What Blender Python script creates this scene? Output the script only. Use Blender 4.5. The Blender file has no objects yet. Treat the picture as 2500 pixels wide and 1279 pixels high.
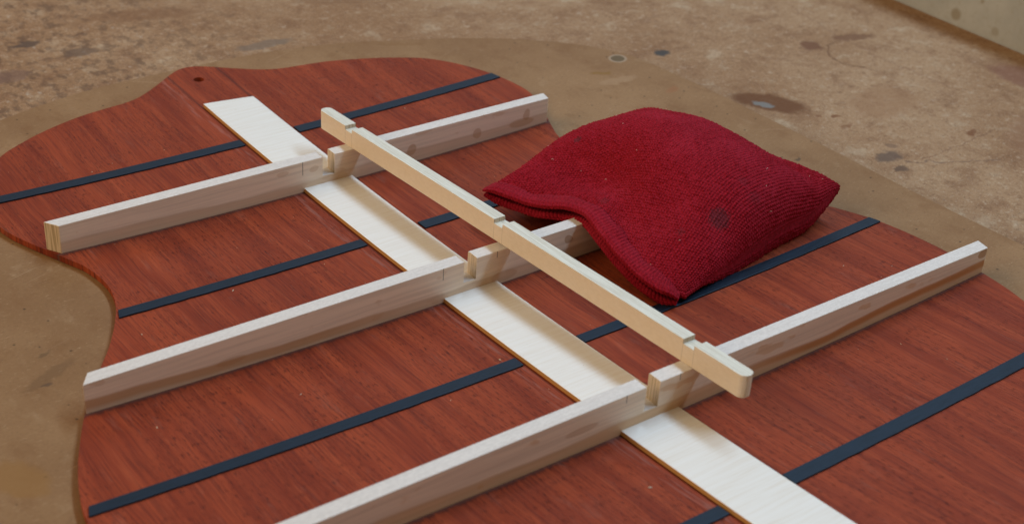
import bpy, bmesh, math, random
import numpy as np
from mathutils import Matrix, Vector

C = bpy.context
MM = 0.001
DISH = 1.7268e-4            # curvature of the guitar back (1 / 2R, per mm)
random.seed(5)
rng = np.random.default_rng(11)

# ------------------------------------------------------------------ camera
cd = bpy.data.cameras.new('camera')
cam = bpy.data.objects.new('camera', cd)
C.scene.collection.objects.link(cam)
Rm = Matrix(((0.8048318, 0.2648940, -0.5311091),
             (-0.5909260, 0.4409551, -0.6755480),
             (0.0552466, 0.8575487, 0.5114274)))
cam.matrix_world = Matrix.Translation(Vector((-245.225, -435.632, 261.355)) * MM) @ Rm.to_4x4()
cd.sensor_width = 36.0
cd.lens = 36.0 * 3635.75 / 2500
cd.clip_start = 0.01
cd.clip_end = 50
cd.dof.use_dof = True
cd.dof.focus_distance = 0.507
cd.dof.aperture_fstop = 19
C.scene.camera = cam

# ------------------------------------------------------------------ world + lamps (an indoor close-up by a window)
w = bpy.data.worlds.new('World')
C.scene.world = w
w.use_nodes = True
bg = w.node_tree.nodes['Background']
bg.inputs[0].default_value = (1.0, 0.70, 0.42, 1)
bg.inputs[1].default_value = 0.20


def area(name, loc, target, sx, sy, power, col, spread=180):
    l = bpy.data.lights.new(name, 'AREA')
    l.shape = 'RECTANGLE'
    l.size = sx
    l.size_y = sy
    l.energy = power
    l.color = col
    l.spread = math.radians(spread)
    o = bpy.data.objects.new(name, l)
    C.scene.collection.objects.link(o)
    o.location = loc
    d = Vector(target) - Vector(loc)
    o.rotation_euler = d.to_track_quat('-Z', 'Y').to_euler()
    return o


# high side window on the right: long in y so that shadows are crisp only across x
area('window_light', (0.74, -0.20, 1.36), (0.03, -0.08, 0), 1.4, 0.18, 20.5, (0.52, 0.75, 1.0))
# tall cool window behind the bench
area('back_window_light', (1.05, 1.75, 1.35), (0.05, 0, 0), 1.6, 0.9, 5, (0.52, 0.75, 1.0))
# warm light of the workshop from the left
area('workshop_light', (-1.30, 0.40, 0.95), (0.0, -0.08, 0), 1.4, 1.1, 17.5, (1.0, 0.77, 0.50))

sc = C.scene
sc.view_settings.view_transform = 'Standard'
sc.view_settings.look = 'None'
sc.view_settings.gamma = 1
sc.view_settings.exposure = 0
sc.cycles.max_bounces = 8


# ------------------------------------------------------------------ node helper
class NT:
    def __init__(s, name):
        s.m = bpy.data.materials.new(name)
        s.m.use_nodes = True
        s.t = s.m.node_tree
        s.t.nodes.clear()
        s.out = s.t.nodes.new('ShaderNodeOutputMaterial')
        s.b = s.t.nodes.new('ShaderNodeBsdfPrincipled')
        s.t.links.new(s.b.outputs[0], s.out.inputs[0])
        tc = s.t.nodes.new('ShaderNodeTexCoord')
        mp = s.t.nodes.new('ShaderNodeVectorMath')
        mp.operation = 'SCALE'
        mp.inputs[3].default_value = 1000.0
        s.t.links.new(tc.outputs['Object'], mp.inputs[0])
        s.co = mp.outputs[0]                       # object coordinates in mm
        s.uv = tc.outputs['UV']
        sp = s.t.nodes.new('ShaderNodeSeparateXYZ')
        s.t.links.new(s.co, sp.inputs[0])
        s.x, s.y, s.z = sp.outputs

    def put(s, sock, v):
        if isinstance(v, (int, float)):
            sock.default_value = v
        elif isinstance(v, tuple):
            sock.default_value = v + (1,) * (len(sock.default_value) - len(v))
        else:
            s.t.links.new(v, sock)

    def math(s, op, a, b=0.0, c=None, clamp=False):
        n = s.t.nodes.new('ShaderNodeMath')
        n.operation = op
        n.use_clamp = clamp
        s.put(n.inputs[0], a)
        s.put(n.inputs[1], b)
        if c is not None:
            s.put(n.inputs[2], c)
        return n.outputs[0]

    def vscale(s, v, sc_, off=(0, 0, 0)):
        n = s.t.nodes.new('ShaderNodeVectorMath')
        n.operation = 'MULTIPLY_ADD'
        s.put(n.inputs[0], v)
        n.inputs[1].default_value = sc_
        n.inputs[2].default_value = off
        return n.outputs[0]

    def warp(s, v, amt, scale):
        """adds a low-frequency noise offset (mm) to a coordinate"""
        n = s.t.nodes.new('ShaderNodeTexNoise')
        n.inputs['Scale'].default_value = scale
        n.inputs['Detail'].default_value = 2
        s.put(n.inputs['Vector'], v)
        a = s.t.nodes.new('ShaderNodeVectorMath')
        a.operation = 'MULTIPLY_ADD'
        s.t.links.new(n.outputs['Color'], a.inputs[0])
        a.inputs[1].default_value = amt
        a.inputs[2].default_value = tuple(-0.5 * q for q in amt)
        b = s.t.nodes.new('ShaderNodeVectorMath')
        b.operation = 'ADD'
        s.put(b.inputs[0], v)
        s.t.links.new(a.outputs[0], b.inputs[1])
        return b.outputs[0]

    def noise(s, v, scale=1.0, detail=4, rough=0.55, dist=0.0):
        n = s.t.nodes.new('ShaderNodeTexNoise')
        s.put(n.inputs['Vector'], v)
        n.inputs['Scale'].default_value = scale
        n.inputs['Detail'].default_value = detail
        n.inputs['Roughness'].default_value = rough
        n.inputs['Distortion'].default_value = dist
        return n.outputs['Fac']

    def voro(s, v, scale=1.0, feat='F1', rnd=1.0):
        n = s.t.nodes.new('ShaderNodeTexVoronoi')
        n.feature = feat
        s.put(n.inputs['Vector'], v)
        n.inputs['Scale'].default_value = scale
        n.inputs['Randomness'].default_value = rnd
        return n.outputs[0]

    def step(s, v, lo, hi):
        """smooth 0..1 between lo and hi (may be reversed)"""
        n = s.t.nodes.new('ShaderNodeMapRange')
        n.interpolation_type = 'SMOOTHSTEP'
        s.put(n.inputs[0], v)
        a, b = (lo, hi) if lo < hi else (hi, lo)
        n.inputs[1].default_value = a
        n.inputs[2].default_value = b
        n.inputs[3].default_value = 0 if lo < hi else 1
        n.inputs[4].default_value = 1 if lo < hi else 0
        return n.outputs[0]

    def mix(s, f, a, b, blend='MIX'):
        n = s.t.nodes.new('ShaderNodeMix')
        n.data_type = 'RGBA'
        n.blend_type = blend
        s.put(n.inputs[0], f)
        s.put(n.inputs[6], a)
        s.put(n.inputs[7], b)
        return n.outputs[2]

    def spot(s, cx, cy, rx, ry, ang=0.0, soft=0.5, wob=None):
        """mask of an irregular ellipse at x, y (mm)"""
        ca, sa = math.cos(ang), math.sin(ang)
        dx = s.math('SUBTRACT', s.wx, cx)
        dy = s.math('SUBTRACT', s.wy, cy)
        u = s.math('ADD', s.math('MULTIPLY', dx, ca / rx), s.math('MULTIPLY', dy, sa / rx))
        v = s.math('ADD', s.math('MULTIPLY', dx, -sa / ry), s.math('MULTIPLY', dy, ca / ry))
        r = s.math('ADD', s.math('MULTIPLY', u, u), s.math('MULTIPLY', v, v))
        return s.step(r, 1.0 + soft, 1.0 - soft)

    def bump(s, h, strength, dist, prev=None):
        n = s.t.nodes.new('ShaderNodeBump')
        n.inputs['Strength'].default_value = strength
        n.inputs['Distance'].default_value = dist * MM
        s.put(n.inputs['Height'], h)
        if prev is not None:
            s.t.links.new(prev, n.inputs['Normal'])
        return n.outputs[0]

    def done(s, col, rough, bump=None, spec=0.5, **kw):
        s.put(s.b.inputs['Base Color'], col)
        s.put(s.b.inputs['Roughness'], rough)
        s.b.inputs['Specular IOR Level'].default_value = spec
        if bump is not None:
            s.t.links.new(bump, s.b.inputs['Normal'])
        for k, v in kw.items():
            s.put(s.b.inputs[k.replace('_', ' ')], v)
        return s.m


def mat_plate():
    s = NT('red_padauk_like_wood')
    v = s.warp(s.co, (5, 0, 0), 0.018)
    hair = s.noise(s.vscale(v, (2.1, 0.024, 0), (2, 2, 0)), 1, 5, 0.75)
    broad = s.noise(s.vscale(v, (0.12, 0.008, 0)), 1, 3, 0.6)
    mid = s.noise(s.vscale(v, (0.55, 0.020, 0), (7, 3, 0)), 1, 4, 0.6)
    fine = s.noise(s.vscale(v, (2.6, 0.05, 0), (1, 9, 0)), 1, 3, 0.6)
    blot = s.noise(s.vscale(s.co, (0.05, 0.03, 0)), 1, 3, 0.5)
    col = s.mix(s.step(broad, 0.36, 0.64), (0.215, 0.032, 0.011), (0.31, 0.054, 0.018))
    col = s.mix(s.math('MULTIPLY', s.step(mid, 0.45, 0.30), 0.28), col, (0.12, 0.018, 0.009))
    col = s.mix(s.math('MULTIPLY', s.step(mid, 0.55, 0.72), 0.40), col, (0.40, 0.088, 0.032))
    col = s.mix(s.math('MULTIPLY', s.step(fine, 0.48, 0.34), 0.60), col, (0.10, 0.018, 0.010))
    col = s.mix(s.math('MULTIPLY', s.step(fine, 0.56, 0.74), 0.30), col, (0.44, 0.12, 0.055))
    col = s.mix(s.math('MULTIPLY', s.step(blot, 0.52, 0.72), 0.30), col, (0.20, 0.036, 0.018))
    col = s.mix(s.math('MULTIPLY', s.step(hair, 0.50, 0.38), 0.50), col, (0.085, 0.012, 0.006))
    col = s.mix(s.math('MULTIPLY', s.step(hair, 0.56, 0.70), 0.35), col, (0.40, 0.095, 0.036))
    # pores: short dark dashes along the grain
    pc = s.warp(s.co, (0.5, 0.8, 0), 0.25)
    p1 = s.noise(s.vscale(pc, (3.2, 0.34, 0), (3, 5, 0)), 1, 1, 0.4)
    dens = s.noise(s.vscale(v, (0.07, 0.012, 0), (8, 1, 0)), 1, 2, 0.5)
    pores = s.math('MULTIPLY', s.step(p1, 0.60, 0.67), s.step(dens, 0.36, 0.55))
    col = s.mix(s.math('MULTIPLY', pores, 0.62), col, (0.055, 0.009, 0.006))
    # squeezed glue, rubbed dust and painted contact shade along each brace's front foot
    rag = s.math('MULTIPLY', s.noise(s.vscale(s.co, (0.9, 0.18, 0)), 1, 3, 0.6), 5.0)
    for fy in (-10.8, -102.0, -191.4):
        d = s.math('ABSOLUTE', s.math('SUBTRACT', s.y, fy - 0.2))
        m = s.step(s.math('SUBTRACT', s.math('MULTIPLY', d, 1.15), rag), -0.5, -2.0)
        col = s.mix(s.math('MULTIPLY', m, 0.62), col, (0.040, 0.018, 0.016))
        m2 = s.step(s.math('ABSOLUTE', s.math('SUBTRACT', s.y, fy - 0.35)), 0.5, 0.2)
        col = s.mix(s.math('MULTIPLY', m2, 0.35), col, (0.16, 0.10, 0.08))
    # dark glue line left of the centre strip
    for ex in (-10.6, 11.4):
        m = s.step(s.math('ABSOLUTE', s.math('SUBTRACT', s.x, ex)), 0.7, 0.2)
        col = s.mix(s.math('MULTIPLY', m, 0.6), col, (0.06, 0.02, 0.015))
    # scraped, paler streaks left by wiping glue beside the centre strip
    sm = s.math('MULTIPLY', s.step(s.math('ABSOLUTE', s.math('ADD', s.x, 14.0)), 3.6, 1.0), s.step(s.noise(s.vscale(s.co, (0.6, 0.05, 0), (9, 9, 0)), 1, 3, 0.6), 0.47, 0.62))
    col = s.mix(s.math('MULTIPLY', sm, 0.40), col, (0.34, 0.15, 0.12))
    # dusty bloom near the edges and grime
    g = s.noise(s.vscale(s.co, (0.22, 0.05, 0), (4, 4, 0)), 1, 5, 0.7)
    col = s.mix(s.math('MULTIPLY', s.step(g, 0.56, 0.78), 0.15), col, (0.40, 0.22, 0.17))
    h = s.math('SUBTRACT', s.math('MULTIPLY', fine, 0.5), s.math('MULTIPLY', pores, 1.0))
    b = s.bump(h, 0.6, 0.12)
    rough = s.math('ADD', 0.48, s.math('MULTIPLY', hair, 0.25))
    return s.done(col, rough, b, 0.17)


def mat_maple(name, stain_seed, top=(0.74, 0.69, 0.64), side=(0.86, 0.73, 0.58), base_z=0.0, stain=(0.62, 0.43, 0.27), flat_top=12.4):
    """pale spruce / maple brace: top flecked, lower band of the front warm with dried glue"""
    s = NT(name)
    geo = s.t.nodes.new('ShaderNodeNewGeometry')
    sp = s.t.nodes.new('ShaderNodeSeparateXYZ')
    s.t.links.new(geo.outputs['Normal'], sp.inputs[0])
    up = s.step(sp.outputs[2], 0.5, 0.8)
    end = s.step(s.math('ABSOLUTE', sp.outputs[0]), 0.6, 0.85)
    off = (stain_seed * 3.1, stain_seed * 1.7, stain_seed)
    gr = s.noise(s.vscale(s.warp(s.co, (0, 0, 3), 0.02), (0.02, 0.8, 0.8), off), 1, 4, 0.6)
    fleck = s.noise(s.vscale(s.co, (0.75, 1.9, 1.9), off), 1, 3, 0.65)
    line = s.noise(s.vscale(s.co, (0.03, 3.2, 3.2), off), 1, 2, 0.5)
    c_top = s.mix(s.math('MULTIPLY', s.step(fleck, 0.40, 0.62), 0.6), tuple(0.88 * q for q in top), tuple(min(1, 1.06 * q) for q in top))
    c_top = s.mix(s.math('MULTIPLY', s.step(line, 0.5, 0.36), 0.18), c_top, (0.46, 0.36, 0.28))
    c_side = s.mix(s.step(gr, 0.30, 0.66), tuple(0.90 * q for q in side), tuple(1.06 * q for q in side))
    c_side = s.mix(s.math('MULTIPLY', s.step(line, 0.46, 0.33), 0.12), c_side, (0.36, 0.24, 0.15))
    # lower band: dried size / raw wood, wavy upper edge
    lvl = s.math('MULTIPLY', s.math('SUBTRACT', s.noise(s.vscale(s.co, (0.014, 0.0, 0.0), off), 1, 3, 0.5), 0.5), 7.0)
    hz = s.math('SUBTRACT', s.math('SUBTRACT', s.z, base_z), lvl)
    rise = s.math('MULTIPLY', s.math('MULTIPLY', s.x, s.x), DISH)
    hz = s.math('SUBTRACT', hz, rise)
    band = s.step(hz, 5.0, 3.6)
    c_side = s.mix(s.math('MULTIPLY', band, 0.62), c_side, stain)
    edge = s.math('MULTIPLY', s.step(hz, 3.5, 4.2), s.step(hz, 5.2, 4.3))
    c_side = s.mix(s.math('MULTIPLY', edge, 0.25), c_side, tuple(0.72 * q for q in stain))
    bl = s.noise(s.vscale(s.co, (0.075, 0.2, 0.16), (off[0] + 5, off[1], off[2])), 1, 3, 0.45)
    c_side = s.mix(s.math('MULTIPLY', s.step(bl, 0.64, 0.68), 0.42), c_side, stain)
    for px, pz, rx, rz, st in {1: ((36.5, 5.6, 2.0, 2.3, 0.5), (67.3, 5.0, 2.0, 2.2, 0.45), (89.0, 4.6, 6.0, 1.8, 0.45), (91.5, 7.6, 1.5, 2.4, 0.45), (-6.0, 8.5, 1.8, 1.2, 0.3), (-18.6, 9.6, 2.4, 1.0, 0.25)),
                               2: ((40.5, 10.5, 1.7, 1.6, 0.6), (14.0, 4.5, 5.0, 2.0, 0.3), (-86.0, 6.5, 5.0, 1.3, 0.3)),
                               3: ((-25.0, 14.0, 6.0, 1.2, 0.35), (146.5, 18.0, 2.4, 1.6, 0.75))}.get(stain_seed, ()):
        jx = s.math('ADD', s.math('SUBTRACT', s.x, px), s.math('MULTIPLY', s.math('SUBTRACT', bl, 0.5), 3.0))
        u_ = s.math('MULTIPLY', jx, 1.0 / rx)
        v_ = s.math('MULTIPLY', s.math('SUBTRACT', s.z, pz), 1.0 / rz)
        r_ = s.math('ADD', s.math('MULTIPLY', u_, u_), s.math('MULTIPLY', v_, v_))
        c_side = s.mix(s.math('MULTIPLY', s.step(r_, 1.25, 0.8), st), c_side, (0.44, 0.24, 0.10))
    if stain_seed == 3:                      # strong orange band towards the right end
        om = s.math('MULTIPLY', s.step(s.x, 20.0, 70.0), s.math('MULTIPLY', s.step(hz, 5.6, 4.8), s.step(hz, 1.6, 3.2)))
        c_side = s.mix(s.math('MULTIPLY', om, 0.75), c_side, (0.50, 0.19, 0.035))
    if stain_seed == 2:
        om = s.math('MULTIPLY', s.step(s.x, -10.0, -60.0), s.math('MULTIPLY', s.step(hz, 5.2, 4.4), s.step(hz, 0.8, 2.6)))
        c_side = s.mix(s.math('MULTIPLY', om, 0.55), c_side, (0.48, 0.23, 0.07))
    # end grain
    eg = s.noise(s.vscale(s.co, (0.2, 2.3, 0.06), off), 1, 2, 0.5)
    c_end = s.mix(s.step(eg, 0.42, 0.56), (0.42, 0.32, 0.20), (0.64, 0.51, 0.36))
    col = s.mix(up, c_side, c_top)
    col = s.mix(end, col, c_end)
    for px, y0, y1 in {1: ((-10.4, 7, 12.4),), 2: ((-10.5, 10.4, 14.8), (10.8, 12.4, 14.8)), 3: ((-9.5, 17, 19.8), (10.5, 17.5, 19.8))}.get(stain_seed, ()):
        mk = s.math('MULTIPLY', s.step(s.math('ABSOLUTE', s.math('SUBTRACT', s.x, px)), 0.24, 0.08), s.step(s.z, y0 - 0.3, y0 + 0.3))
        col = s.mix(s.math('MULTIPLY', s.math('MULTIPLY', mk, 0.72), s.math('SUBTRACT', 1.0, up)), col, (0.08, 0.07, 0.06))
    b = s.bump(s.math('ADD', s.math('MULTIPLY', fleck, 0.4), line), 0.5, 0.08)
    return s.done(col, s.math('ADD', 0.42, s.math('MULTIPLY', fleck, 0.2)), b, 0.45)


def mat_strip():
    s = NT('pale_cross_grain_spruce')
    geo = s.t.nodes.new('ShaderNodeNewGeometry')
    sp = s.t.nodes.new('ShaderNodeSeparateXYZ')
    s.t.links.new(geo.outputs['Normal'], sp.inputs[0])
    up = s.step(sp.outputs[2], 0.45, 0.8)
    v = s.warp(s.co, (0, 2.5, 0), 0.03)
    g = s.noise(s.vscale(v, (0.03, 0.75, 0)), 1, 3, 0.55)
    f = s.noise(s.vscale(v, (0.05, 1.5, 0)), 1, 3, 0.55)
    k = s.noise(s.vscale(s.co, (0.8, 1.1, 0)), 1, 4, 0.7)
    col = s.mix(s.step(g, 0.30, 0.66), (0.765, 0.735, 0.67), (0.80, 0.785, 0.74))
    col = s.mix(s.math('MULTIPLY', s.step(f, 0.46, 0.34), 0.20), col, (0.66, 0.57, 0.45))
    col = s.mix(s.math('MULTIPLY', s.step(k, 0.55, 0.75), 0.25), col, (0.88, 0.86, 0.82))
    col = s.mix(up, (0.50, 0.27, 0.09), col)  # side faces coloured orange-brown, the shade on the strip edges painted in
    b = s.bump(s.math('ADD', g, f), 0.5, 0.06)
    return s.done(col, 0.5, b, 0.4)


def mat_stick():
    s = NT('fresh_planed_spruce')
    geo = s.t.nodes.new('ShaderNodeNewGeometry')
    sp = s.t.nodes.new('ShaderNodeSeparateXYZ')
    s.t.links.new(geo.outputs['Normal'], sp.inputs[0])
    up = s.step(sp.outputs[2], 0.5, 0.8)
    end = s.step(s.math('ABSOLUTE', sp.outputs[1]), 0.75, 0.9)
    g = s.noise(s.vscale(s.warp(s.co, (1.0, 0, 0), 0.02), (2.4, 0.05, 0.35)), 1, 3, 0.6)
    k = s.noise(s.vscale(s.co, (1.3, 0.5, 1.3)), 1, 4, 0.7)
    top = s.mix(s.step(g, 0.40, 0.58), (0.60, 0.57, 0.47), (0.72, 0.71, 0.62))
    top = s.mix(s.math('MULTIPLY', s.step(k, 0.5, 0.72), 0.4), top, (0.80, 0.79, 0.70))
    side = s.mix(s.step(k, 0.35, 0.65), (0.70, 0.58, 0.44), (0.74, 0.62, 0.48))
    col = s.mix(up, side, top)
    eg = s.noise(s.vscale(s.co, (2.6, 0.2, 0.08)), 1, 2, 0.5)
    col = s.mix(end, col, s.mix(s.step(eg, 0.42, 0.56), (0.58, 0.46, 0.31), (0.80, 0.69, 0.52)))
    for yy in (-9.9, -100.9, -191.1, -5.6, -96.4, -186.5):     # fine saw-marked square lines down the side
        mk = s.step(s.math('ABSOLUTE', s.math('SUBTRACT', s.y, yy)), 0.16, 0.05)
        col = s.mix(s.math('MULTIPLY', s.math('MULTIPLY', mk, 0.35), s.math('SUBTRACT', 1.0, up)), col, (0.2, 0.15, 0.1))
    b = s.bump(s.math('ADD', g, k), 0.45, 0.07)
    return s.done(col, 0.48, b, 0.4)


def mat_fibre():
    s = NT('black_fibre')
    n = s.noise(s.vscale(s.co, (0.12, 1.5, 0)), 1, 4, 0.65)
    k = s.noise(s.vscale(s.co, (2.2, 2.2, 0)), 1, 3, 0.7)
    col = s.mix(s.step(n, 0.35, 0.65), (0.0025, 0.0060, 0.012), (0.007, 0.013, 0.026))
    col = s.mix(s.math('MULTIPLY', s.step(k, 0.66, 0.78), 0.20), col, (0.07, 0.09, 0.11))
    b = s.bump(k, 0.35, 0.08)
    return s.done(col, s.math('ADD', 0.44, s.math('MULTIPLY', n, 0.16)), b, 0.42, Specular_Tint=(0.6, 0.82, 1.0))


def mat_board():
    s = NT('brown_hardboard')
    a = s.noise(s.vscale(s.co, (0.012, 0.012, 0.012)), 1, 4, 0.6)
    b_ = s.noise(s.vscale(s.co, (0.10, 0.06, 0.1)), 1, 5, 0.65)
    f = s.noise(s.vscale(s.co, (1.1, 1.1, 1.1)), 1, 4, 0.75)
    col = s.mix(s.step(a, 0.35, 0.65), (0.235, 0.125, 0.054), (0.305, 0.176, 0.083))
    col = s.mix(s.math('MULTIPLY', s.step(b_, 0.50, 0.33), 0.42), col, (0.20, 0.095, 0.036))
    col = s.mix(s.math('MULTIPLY', s.step(b_, 0.58, 0.78), 0.35), col, (0.43, 0.29, 0.165))
    col = s.mix(s.math('MULTIPLY', s.step(f, 0.5, 0.30), 0.40), col, (0.15, 0.075, 0.034))
    col = s.mix(s.math('MULTIPLY', s.step(f, 0.60, 0.75), 0.35), col, (0.50, 0.36, 0.23))
    fl = s.noise(s.vscale(s.co, (0.45, 2.0, 1), (3, 1, 0)), 1, 3, 0.7)
    col = s.mix(s.math('MULTIPLY', s.step(fl, 0.60, 0.70), 0.35), col, (0.50, 0.36, 0.22))
    col = s.mix(s.math('MULTIPLY', s.step(fl, 0.38, 0.30), 0.45), col, (0.13, 0.065, 0.03))
    pit = s.voro(s.vscale(s.co, (0.16, 0.16, 0.16)), 1)
    col = s.mix(s.math('MULTIPLY', s.step(pit, 0.10, 0.05), 0.8), col, (0.07, 0.04, 0.02))
    # scratches in a few directions
    for k, (ang, off) in enumerate(((0.35, 0), (1.9, 40), (-0.6, 90))):
        ca, sa = math.cos(ang), math.sin(ang)
        u = s.math('ADD', s.math('MULTIPLY', s.x, ca), s.math('MULTIPLY', s.y, sa))
        v = s.math('ADD', s.math('MULTIPLY', s.x, -sa), s.math('MULTIPLY', s.y, ca))
        cx = s.t.nodes.new('ShaderNodeCombineXYZ')
        s.put(cx.inputs[0], s.math('MULTIPLY', u, 0.020))
        s.put(cx.inputs[1], s.math('MULTIPLY', v, 1.1))
        cx.inputs[2].default_value = off
        n = s.noise(cx.outputs[0], 1, 1, 0.4)
        col = s.mix(s.math('MULTIPLY', s.step(n, 0.755, 0.79), 0.30), col, (0.52, 0.38, 0.25) if k != 1 else (0.10, 0.05, 0.03))
    wv = s.warp(s.co, (5, 5, 0), 0.25)
    sp = s.t.nodes.new('ShaderNodeSeparateXYZ')
    s.t.links.new(wv, sp.inputs[0])
    s.wx, s.wy = sp.outputs[0], sp.outputs[1]
    for cx_, cy, rx, ry, an, c, st in (
            (153.5, 17.4, 4.5, 1.6, -0.5, (0.23, 0.12, 0.03), 0.8), (168.3, -12.6, 3.5, 1.8, 0.3, (0.28, 0.12, 0.05), 0.6),
            (166.3, -89.0, 1.7, 1.0, 0, (0.08, 0.05, 0.03), 0.7), (155.0, 8.0, 9, 3, -0.2, (0.40, 0.26, 0.15), 0.35),
            (-128, -62, 3, 0.8, 0.4, (0.10, 0.06, 0.03), 0.5), (-131, -74, 10, 2.2, 0.5, (0.15, 0.08, 0.035), 0.5),
            (-156, -118, 6, 10, 0.3, (0.26, 0.13, 0.04), 0.7), (-134, -78, 2.0, 0.8, 0.2, (0.07, 0.045, 0.03), 0.6),
            (95, 89, 11, 1.6, -0.5, (0.22, 0.11, 0.04), 0.5)):
        col = s.mix(s.math('MULTIPLY', s.spot(cx_, cy, rx, ry, an), st), col, c)
    # plugged screw hole with a pale ring
    s.wx, s.wy = s.x, s.y
    col = s.mix(s.math('MULTIPLY', s.spot(169.3, 25.0, 4.1, 4.1, 0, 0.3), 0.5), col, (0.42, 0.34, 0.25))
    col = s.mix(s.spot(169.3, 25.0, 3.1, 3.1, 0, 0.2), col, (0.14, 0.095, 0.05))
    bm_ = s.bump(s.math('ADD', f, b_), 0.5, 0.12)
    return s.done(col, s.math('ADD', 0.50, s.math('MULTIPLY', f, 0.15)), bm_, 0.18)


def mat_bench():
    s = NT('worn_bench_top')
    a = s.noise(s.vscale(s.co, (0.011, 0.011, 0)), 1, 4, 0.6)
    b_ = s.noise(s.vscale(s.co, (0.055, 0.055, 0)), 1, 6, 0.68)
    c_ = s.noise(s.vscale(s.co, (0.22, 0.22, 0), (5, 5, 0)), 1, 5, 0.7)
    f = s.noise(s.vscale(s.co, (0.5, 0.5, 0)), 1, 5, 0.8)
    col = s.mix(s.step(a, 0.35, 0.65), (0.27, 0.155, 0.082), (0.345, 0.22, 0.128))
    col = s.mix(s.math('MULTIPLY', s.step(b_, 0.50, 0.36), 0.55), col, (0.19, 0.095, 0.048))
    col = s.mix(s.math('MULTIPLY', s.step(b_, 0.54, 0.70), 0.55), col, (0.47, 0.37, 0.26))
    col = s.mix(s.math('MULTIPLY', s.step(c_, 0.47, 0.32), 0.50), col, (0.17, 0.085, 0.045))
    col = s.mix(s.math('MULTIPLY', s.step(c_, 0.55, 0.72), 0.50), col, (0.53, 0.43, 0.33))
    col = s.mix(s.math('MULTIPLY', s.step(f, 0.48, 0.34), 0.50), col, (0.12, 0.07, 0.04))
    col = s.mix(s.math('MULTIPLY', s.step(f, 0.56, 0.68), 0.50), col, (0.60, 0.48, 0.36))
    grit = s.voro(s.vscale(s.co, (0.55, 0.55, 0)), 1)
    grit2 = s.noise(s.vscale(s.co, (1.4, 1.4, 0), (4, 4, 0)), 1, 2, 0.6)
    col = s.mix(s.math('MULTIPLY', s.step(grit, 0.26, 0.10), 0.45), col, (0.10, 0.055, 0.03))
    col = s.mix(s.math('MULTIPLY', s.step(grit2, 0.60, 0.70), 0.45), col, (0.62, 0.50, 0.37))
    col = s.mix(s.math('MULTIPLY', s.step(grit2, 0.38, 0.30), 0.35), col, (0.11, 0.06, 0.035))
    # grimy, rougher zone at the far left (x < 100, y > 110)
    zone = s.math('MULTIPLY', s.step(s.x, 110.0, -30.0), 1.0)
    gz = s.noise(s.vscale(s.co, (0.16, 0.10, 0), (9, 2, 0)), 1, 6, 0.72)
    col = s.mix(s.math('MULTIPLY', s.math('MULTIPLY', s.step(gz, 0.52, 0.38), zone), 0.75), col, (0.12, 0.070, 0.045))
    col = s.mix(s.math('MULTIPLY', s.math('MULTIPLY', s.step(gz, 0.58, 0.70), zone), 0.60), col, (0.47, 0.42, 0.36))
    wv = s.warp(s.co, (7, 7, 0), 0.16)
    wv = s.warp(wv, (2.0, 2.0, 0), 0.7)
    sp = s.t.nodes.new('ShaderNodeSeparateXYZ')
    s.t.links.new(wv, sp.inputs[0])
    s.wx, s.wy = sp.outputs[0], sp.outputs[1]
    brown = (0.16, 0.065, 0.028)
    spots = [(215, -27, 17, 8.5, -0.95, (0.13, 0.055, 0.024), 0.9), (211.0, -26.5, 5, 2.6, -0.9, (0.19, 0.19, 0.185), 0.9),
             (280, 11, 5, 5.5, -0.9, (0.15, 0.07, 0.04), 0.85), (308, 8, 12, 3.4, -0.35, (0.16, 0.08, 0.045), 0.8),
             (221, -91, 7, 4.5, 0.0, (0.11, 0.075, 0.06), 0.8), (217, -101, 3.0, 2, 0.0, (0.11, 0.07, 0.05), 0.8),
             (229, -84, 3, 2.2, 0.0, (0.16, 0.10, 0.07), 0.6), (345, -72, 12, 22, 0.2, (0.17, 0.07, 0.05), 0.6),
             (209.5, 40, 4.0, 3.4, 0.0, (0.045, 0.05, 0.055), 0.9), (-41, 188, 7, 3, 0, (0.08, 0.055, 0.045), 0.8),
             (-22, 168, 8, 4, 0, (0.12, 0.08, 0.06), 0.7), (52, 137, 14, 4, 0, (0.15, 0.12, 0.10), 0.6),
             (271, -94, 4.0, 2.2, 0.3, brown, 0.8), (231, -52, 2.4, 1.4, 0, brown, 0.8), (225, -47, 2.0, 1.4, 0, brown, 0.7),
             (228, -61, 2.4, 1.3, 0, brown, 0.6), (196, -18, 3.0, 1.5, 0, brown, 0.6), (262, -52, 20, 13, 0.3, (0.27, 0.15, 0.08), 0.5),
             (300, -110, 30, 14, 0.4, (0.24, 0.13, 0.075), 0.5), (-60, 158, 10, 6, 0, (0.17, 0.10, 0.075), 0.7),
             (20, 196, 26, 7, -0.3, (0.20, 0.105, 0.055), 0.55), (110, 170, 22, 5, -0.4, (0.20, 0.11, 0.06), 0.5)]
    for cx_, cy, rx, ry, an, c, st in spots:
        col = s.mix(s.math('MULTIPLY', s.spot(cx_, cy, rx, ry, an, 0.45), st), col, c)
    # thin scratched / inked lines: mask = near a segment of a circle
    def arc(cx_, cy, r, wd, x0, x1, y0, y1, c, st):
        nonlocal col
        dx = s.math('SUBTRACT', s.wx, cx_)
        dy = s.math('SUBTRACT', s.wy, cy)
        rr = s.math('SQRT', s.math('ADD', s.math('MULTIPLY', dx, dx), s.math('MULTIPLY', dy, dy)))
        m = s.step(s.math('ABSOLUTE', s.math('SUBTRACT', rr, r)), wd, wd * 0.3)
        for a_, lo, hi in ((s.wx, x0, x1), (s.wy, y0, y1)):
            m = s.math('MULTIPLY', m, s.math('MULTIPLY', s.step(a_, lo, lo + 2), s.step(a_, hi, hi - 2)))
        col = s.mix(s.math('MULTIPLY', m, st), col, c)
    arc(295, -9, 17, 0.9, 276, 300, -24, 9, (0.15, 0.075, 0.04), 0.8)
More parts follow.
